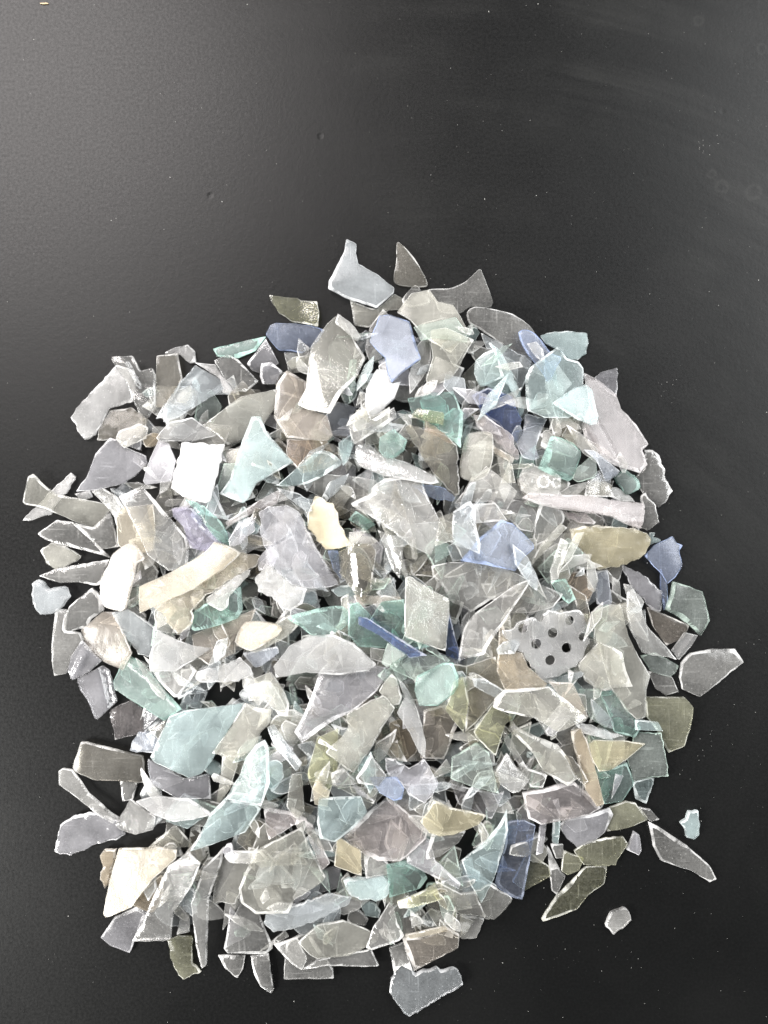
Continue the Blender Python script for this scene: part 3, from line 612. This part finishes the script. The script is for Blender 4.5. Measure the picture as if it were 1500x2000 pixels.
7|cl|5|W|280,1280 320,1310 370,1295 385,1310 350,1360 340,1362 310,1330|clear downward pointing shard below the silvery white flare
7|mi|7|BR|222,1330 240,1290 252,1280 270,1290 320,1345 355,1385 320,1407 270,1375 225,1345|mint green folded strip, left side
8|cl|7|K|262,1285 280,1295 325,1355 320,1368 300,1350|crinkled clear strip lying on the mint folded strip
3|ro|4|GR|215,1385 260,1365 280,1385 282,1430 225,1445 222,1415|rosy clear cup shaped bit on the left rim below the mint strip
4|li|5||280,1385 310,1400 290,1420 282,1432|tiny lilac triangle right of the rosy cup shaped bit
5|cm|6||290,1425 325,1405 315,1450|tiny cream triangle at the left corner of the large aqua shard
3|bg|6|K|253,1465 270,1430 290,1430 310,1450 300,1470 265,1468|blue grey chip above the right end of the smoky quadrilateral
3|sm|5|B|142,1498 160,1447 170,1447 220,1460 280,1475 284,1528 240,1522 190,1522 148,1505|dark smoky quadrilateral on the left rim
9|aq|8||330,1400 360,1388 478,1372 450,1420 415,1485 395,1510 370,1518 340,1505 300,1490 292,1480 305,1450 320,1420|large pale aqua blue shard, lower left
4|cl|6|W|116,1505 125,1498 145,1502 175,1545 235,1595 225,1605 195,1590 145,1550 117,1530|clear stick slanting down right below the smoky quadrilateral
2|li|7|KW|107,1660 120,1610 150,1588 190,1583 240,1600 245,1630 195,1645 140,1668|frosted lilac grey shard at the far lower left
6|cl|6||225,1610 255,1560 290,1585 305,1595 300,1620 265,1630 235,1620|grey clear shard at the end of the clear slanting stick
7|wh|8||265,1565 300,1555 370,1560 415,1590 380,1600 340,1605 300,1590|milky white flat triangle below the large aqua blue shard
5|li|6||290,1480 360,1520 410,1510 412,1560 350,1560 295,1530 290,1500|lilac grey shard just under the large aqua blue shard
3|cl|4||235,1525 270,1525 260,1560 240,1565|small clear pane below the smoky quadrilateral
8|cm|6|RW|478,1372 500,1380 530,1385 528,1410 510,1430 500,1460 470,1476 415,1470 450,1420|grey cream shard at the right side of the large aqua blue one
9|aq|6|W|517,1445 525,1460 527,1530 510,1575 500,1570 440,1560 470,1510 480,1480 500,1455|upright aqua blade, lower left middle
8|aq|7|W|440,1560 500,1570 510,1580 480,1625 400,1655 370,1665 395,1620 410,1590|hazy aqua shard joined below the upright aqua blade
5|cm|7||435,1475 470,1475 450,1540 420,1580 430,1530|upright cream strip left of the upright aqua blade
9|cc|6|BGR|522,1420 535,1417 590,1490 580,1507 540,1455|shiny crystal rod right of the upright aqua blade
8|cm|6|G|570,1510 590,1510 595,1585 580,1600 560,1575 565,1535|small golden clear tooth below the crystal rod
5|ol|6||620,1440 660,1425 660,1500 640,1560 610,1540 600,1510|olive brown shard left of the foot of the ivory fin
7|cr|7||610,1540 617,1520 645,1545 640,1575 615,1570|cream hexagonal bit above the grey aqua shell chip
8|aq|6|RW|622,1555 705,1553 718,1585 690,1615 655,1642 625,1635 620,1600|grey aqua shell chip with curved ripples, lower middle
9|ye|8||658,1640 665,1637 705,1660 707,1710 690,1705 652,1690|yellow cream little square, lower middle
7|cl|4|W|710,1670 750,1675 768,1700 765,1705 715,1715|clear four sided bit right of the yellow cream square
7|te|5|W|755,1690 790,1683 825,1700 835,1715 820,1735 760,1753 758,1720|teal rimmed eye shaped shard, lower middle
9|aq|8|BK|670,1715 680,1711 750,1710 762,1725 755,1750 735,1758 700,1752 680,1740|ice blue oval chip left of the teal rimmed eye
9|cm|5|BW|468,1730 480,1700 510,1650 590,1612 605,1650 636,1710 630,1720 575,1755 565,1780 500,1783 472,1760|very large rounded clear shard with a pale rim, bottom left middle
7|gy|6|K|440,1665 500,1680 470,1730 460,1765 415,1760 425,1700|speckled grey shard left of the very large rounded one
7|cc|7|K|520,1785 640,1745 688,1750 680,1765 610,1800 535,1820 515,1800|long pale green white strip below the very large rounded shard
8|cl|4|W|470,1765 505,1785 525,1830 533,1850 520,1862 445,1860 437,1850 450,1800|clear trapezoid with a broad white rim, at the bottom
8|cm|6||582,1840 620,1805 670,1797 740,1825 735,1840 680,1865 620,1872 605,1865|cream grey oval shard at the bottom
4|cl|4|W|535,1843 580,1830 600,1870 590,1895 570,1880|small clear arrow left of the cream grey oval
4|cl|4|WG|590,1893 620,1870 725,1850 740,1885 640,1882|long clear piece under the cream grey oval
1|cl|4|W|560,1835 600,1815 650,1890 652,1908 555,1910 557,1870|clear rectangle sticking out at the bottom edge
1|cl|4|W|490,1865 525,1860 535,1930 530,1940 510,1925 498,1900|clear fang pointing down from the bottom edge
1|cl|4|W|425,1865 480,1865 475,1890 463,1910 440,1890|clear triangle under the white rimmed trapezoid
3|li|5|W|197,1830 225,1790 270,1768 290,1780 265,1830 255,1860 215,1845|lilac clear shard at the lower left corner of the pile
8|cr|8||233,1655 260,1655 310,1653 345,1660 345,1675 300,1715 258,1770 207,1792 202,1785 215,1720|large peach cream triangular shard, lower left corner
3|am|8|BK|196,1668 205,1658 230,1655 215,1720 207,1735 197,1715 205,1690|rough amber piece behind the peach cream triangle
3|am|6|S|260,1765 285,1735 315,1710 318,1740 300,1780 265,1770|amber disc like piece below the peach cream triangle
7|cl|5|GW|300,1750 330,1690 370,1660 395,1680 380,1720 340,1780 335,1830 320,1835 260,1835 285,1790|large twisted clear shard right of the amber disc
8|cl|6|W|375,1760 400,1690 440,1650 435,1680 410,1750 405,1880 395,1890 385,1850|tall clear strip standing over the bottom edge, lower left
6|cc|5||350,1730 380,1735 385,1780 375,1790 350,1765|bluish clear square left of the tall clear strip
1|ol|5|K|328,1835 350,1825 375,1828 378,1880 395,1895 360,1912 350,1900 335,1870|dark olive shard with a ragged foot at the bottom left
3|cl|6|G|345,1825 355,1780 370,1795 370,1820|small clear fold above the dark olive ragged shard
7|cl|5|W|760,1762 767,1765 775,1800 790,1825 780,1835 725,1855 715,1850 728,1810|clear tooth shaped shard with white rim right of the cream grey oval
6|be|4|BW|820,1828 870,1810 897,1825 895,1850 808,1895 785,1830|brownish clear shard with a bright lower rim, at the bottom
7|cr|8||790,1825 870,1808 875,1818 795,1835|narrow pinkish white strip on the brownish clear shard
1|cc|5|KB|760,1935 765,1910 780,1875 800,1885 810,1898 850,1888 860,1895 885,1888 895,1895 903,1920 860,1945 800,1981 790,1975|bluish grey clear shard lowest of all at the bottom
2|cl|4|W|760,1850 790,1840 805,1895 785,1885 770,1900|clear sliver between the tooth shaped and the lowest shard
4|gy|4||850,1720 900,1745 925,1740 950,1790 900,1785 870,1770|grey clear shard below the foot of the tall pale aqua shard
3|gy|5|K|925,1740 960,1725 1000,1755 990,1775 965,1795 945,1790|grey clear shard with a frosted lower edge under the slate blue panel
6|ol|5|W|775,1762 850,1725 862,1755 800,1770 780,1775|olive clear shard below the teal rimmed eye
6|cl|6|K|800,1775 830,1800 805,1812|tiny frosted triangle above the narrow pinkish strip
4|gy|4|R|830,1770 900,1785 925,1800 895,1830 850,1805|striped grey clear shard above the brownish one at the bottom
2|cl|6|K|900,1785 945,1795 930,1830 900,1832|clear bit with a saw toothed edge, bottom right of the pile
6|cl|5|W|680,1775 700,1773 720,1795 712,1808 678,1800|small clear pane above the cream grey oval
7|ro|5|W|515,1573 570,1585 600,1600 575,1610 525,1640 520,1620|rosy grey shard above the very large rounded one
6|ro|5|W|595,1600 610,1610 645,1685 630,1700 605,1640|narrow rosy strip right of the very large rounded shard
5|cl|3||1000,975 1060,985 1050,1005 1040,1040 1015,1035 985,1005|dark clear shard right of the clear rectangular pane
6|cl|4|WS|1055,985 1095,995 1100,1020 1050,1060 1042,1050|round cornered clear shard under the long pinkish strip
8|cm|6|RB|1040,1095 1055,1065 1095,1022 1108,1030 1035,1107|ribbed yellowish stick right of the large blue quadrilateral
4|gr|3||1050,1110 1110,1050 1140,1080 1110,1130 1070,1140|dark green grey shard left of the large ochre shard
5|br|6||1085,1120 1140,1115 1160,1150 1150,1175 1110,1165|brown clear shard below the large ochre one
6|mi|5|W|1075,1135 1105,1130 1125,1170 1110,1180 1090,1160|green rimmed bit left of the brown clear shard
7|cl|6||735,1450 775,1423 772,1440 750,1480 738,1490 728,1470|grey shard with a frayed tip right of the ivory fin
7|cl|5|W|725,1473 755,1515 740,1535 700,1530 695,1520|clear triangle just above the blue chip
6|cl|5|W|645,1510 670,1500 700,1530 650,1535|small clear shard left of the clear triangle above the blue chip
5|gy|4||650,1535 740,1540 730,1570 690,1555|grey shard under the left end of the blue chip
4|te|4||1168,1510 1225,1490 1240,1530 1215,1565 1180,1570|dark teal grey shard right of the lower half of the tan bar
2|aq|3|W|1235,1525 1278,1518 1262,1570 1240,1560|dark aqua clear shard below the pane with a frosted edge
"""
HOLES = [(1020,1226,9.5),(1053,1205,8.5),(1078,1235,10),(1046,1256,10),(1105,1264,10),(1073,1288,10),(1111,1211,9),(1136,1243,8)]
RINGS = [(1030,938,7),(1060,941,10.5),(1086,943,8)]
rows = []
for k, line in enumerate(DATA.strip().split('\n')):
    L, tint, haze, flags, poly, label = line.split('|')
    if 'H' in flags: L = float(L) + 0.5
    rows.append((float(L), k, tint, int(haze), flags, [tuple(map(float, p.split(','))) for p in poly.split()], label))
rows.sort(key=lambda r: (r[0], r[1]))
batch = [(3, 170, 21), (6, 330, 22), (8, 18, 23)]
for (L, k, tint, haze, flags, poly, label) in rows:
    while batch and L >= batch[0][0]: _, n_, sd_ = batch.pop(0); bed(n_, 0.75, True, sd_)
    rs = random.Random(1000 + k)
    plane, cells, Qi = place(poly, rs, 0.27, 0.06)
    VV, fa, kd, th, sag = build(poly, rs, tint, haze, flags, plane,
                                HOLES if 'P' in flags else (), RINGS if 'O' in flags else ())
    settle(cells, Qi, plane, th, sag)
    cen = VV.mean(0); cen[2] = VV[:, 2].min()
    g = 'G' in flags or (tint in ('cl', 'cc', 'cm', 'gy', 'li') and haze < 8 and rs.random() < 0.35)
    o = mesh_obj('broken_shard', VV - cen, fa, [shard_mat(tint, haze, False, g), shard_mat(tint, haze, True, g)], kd, True)
    o.location = cen
    o['label'] = label; o['category'] = 'shard'
    o['group'] = 'broken shards in the heap' if L > 0 else 'shards lying loose beside the heap'
fo = mesh_obj('broken_shard_bed', np.vstack(fv), ff, fmats, fk, True)
fo['kind'] = 'stuff'; fo['label'] = 'bed of small broken clear pieces showing between the larger shards'; fo['category'] = 'shards'
print('heap height', HF.max())

# ------------------------------------------------------------------ dust and a stray sliver
rs = random.Random(5); dv, df = [], []
dm = bpy.data.materials.new('pale_dust'); t = NT(dm)
b = t.n('ShaderNodeBsdfPrincipled'); b.inputs[0].default_value = (0.32, 0.32, 0.30, 1); b.inputs['Roughness'].default_value = 0.7
t.n('ShaderNodeOutputMaterial', i_0=b.outputs[0])
def speck(px, py, r):
    x, y = (px - CX) * S, (CY - py) * S; an = rs.uniform(0, 6.28); e = rs.uniform(.5, 1.8); o_ = len(dv)
    for q in range(4):
        u = an + q * 1.57 + rs.uniform(-.4, .4); dv.append((x + r * e * math.cos(u), y + r / e * math.sin(u), 0.00005))
    dv.append((x, y, r * 0.9)); df.extend([(o_ + q, o_ + (q + 1) % 4, o_ + 4) for q in range(4)]); df.append((o_ + 3, o_ + 2, o_ + 1, o_))
for _ in range(600):
    px = 1500 * rs.random() ** 0.7; py = rs.uniform(0, 2000)
    speck(px, py, rs.choice([.00007, .0001, .00013, .00018]) if rs.random() < .96 else .0003)
for _ in range(8):
    cx_, cy_ = rs.uniform(900, 1480), rs.uniform(200, 1950)
    for _ in range(rs.randint(4, 14)): speck(rs.gauss(cx_, 16), rs.gauss(cy_, 16), rs.uniform(.00008, .0002))
d = mesh_obj('table_dust', dv, df, [dm]); d['kind'] = 'stuff'; d['label'] = 'tiny pale dust specks scattered over the black tabletop'; d['category'] = 'dust'
sm = bpy.data.materials.new('dry_straw'); t = NT(sm)
nz = t.n('ShaderNodeTexNoise', i_Scale=900.0).outputs[0]
b = t.n('ShaderNodeBsdfPrincipled', i_0=t.mixc(nz, (0.20, 0.13, 0.07), (0.42, 0.33, 0.20))); b.inputs['Roughness'].default_value = 0.6
t.n('ShaderNodeOutputMaterial', i_0=b.outputs[0])
pts = [(79, 7.5), (85, 8), (91, 7.5), (95, 8)]; sv, sf = [], []
for i, (px, py) in enumerate(pts):
    x, y = (px - CX) * S, (CY - py) * S
    for q in range(6):
        u = q * math.pi / 3; rr = 0.00042 if 0 < i < 3 else 0.00025
        sv.append((x, y + rr * math.cos(u), 0.0005 + rr * math.sin(u)))
for i in range(3):
    for q in range(6): sf.append((i * 6 + q, i * 6 + (q + 1) % 6, i * 6 + 6 + (q + 1) % 6, i * 6 + 6 + q))
sf += [tuple(range(5, -1, -1)), tuple(range(18, 24))]
s_ = mesh_obj('straw_sliver', sv, sf, [sm], None, True); s_['label'] = 'tiny tan straw sliver near the top left corner of the table'; s_['category'] = 'debris'
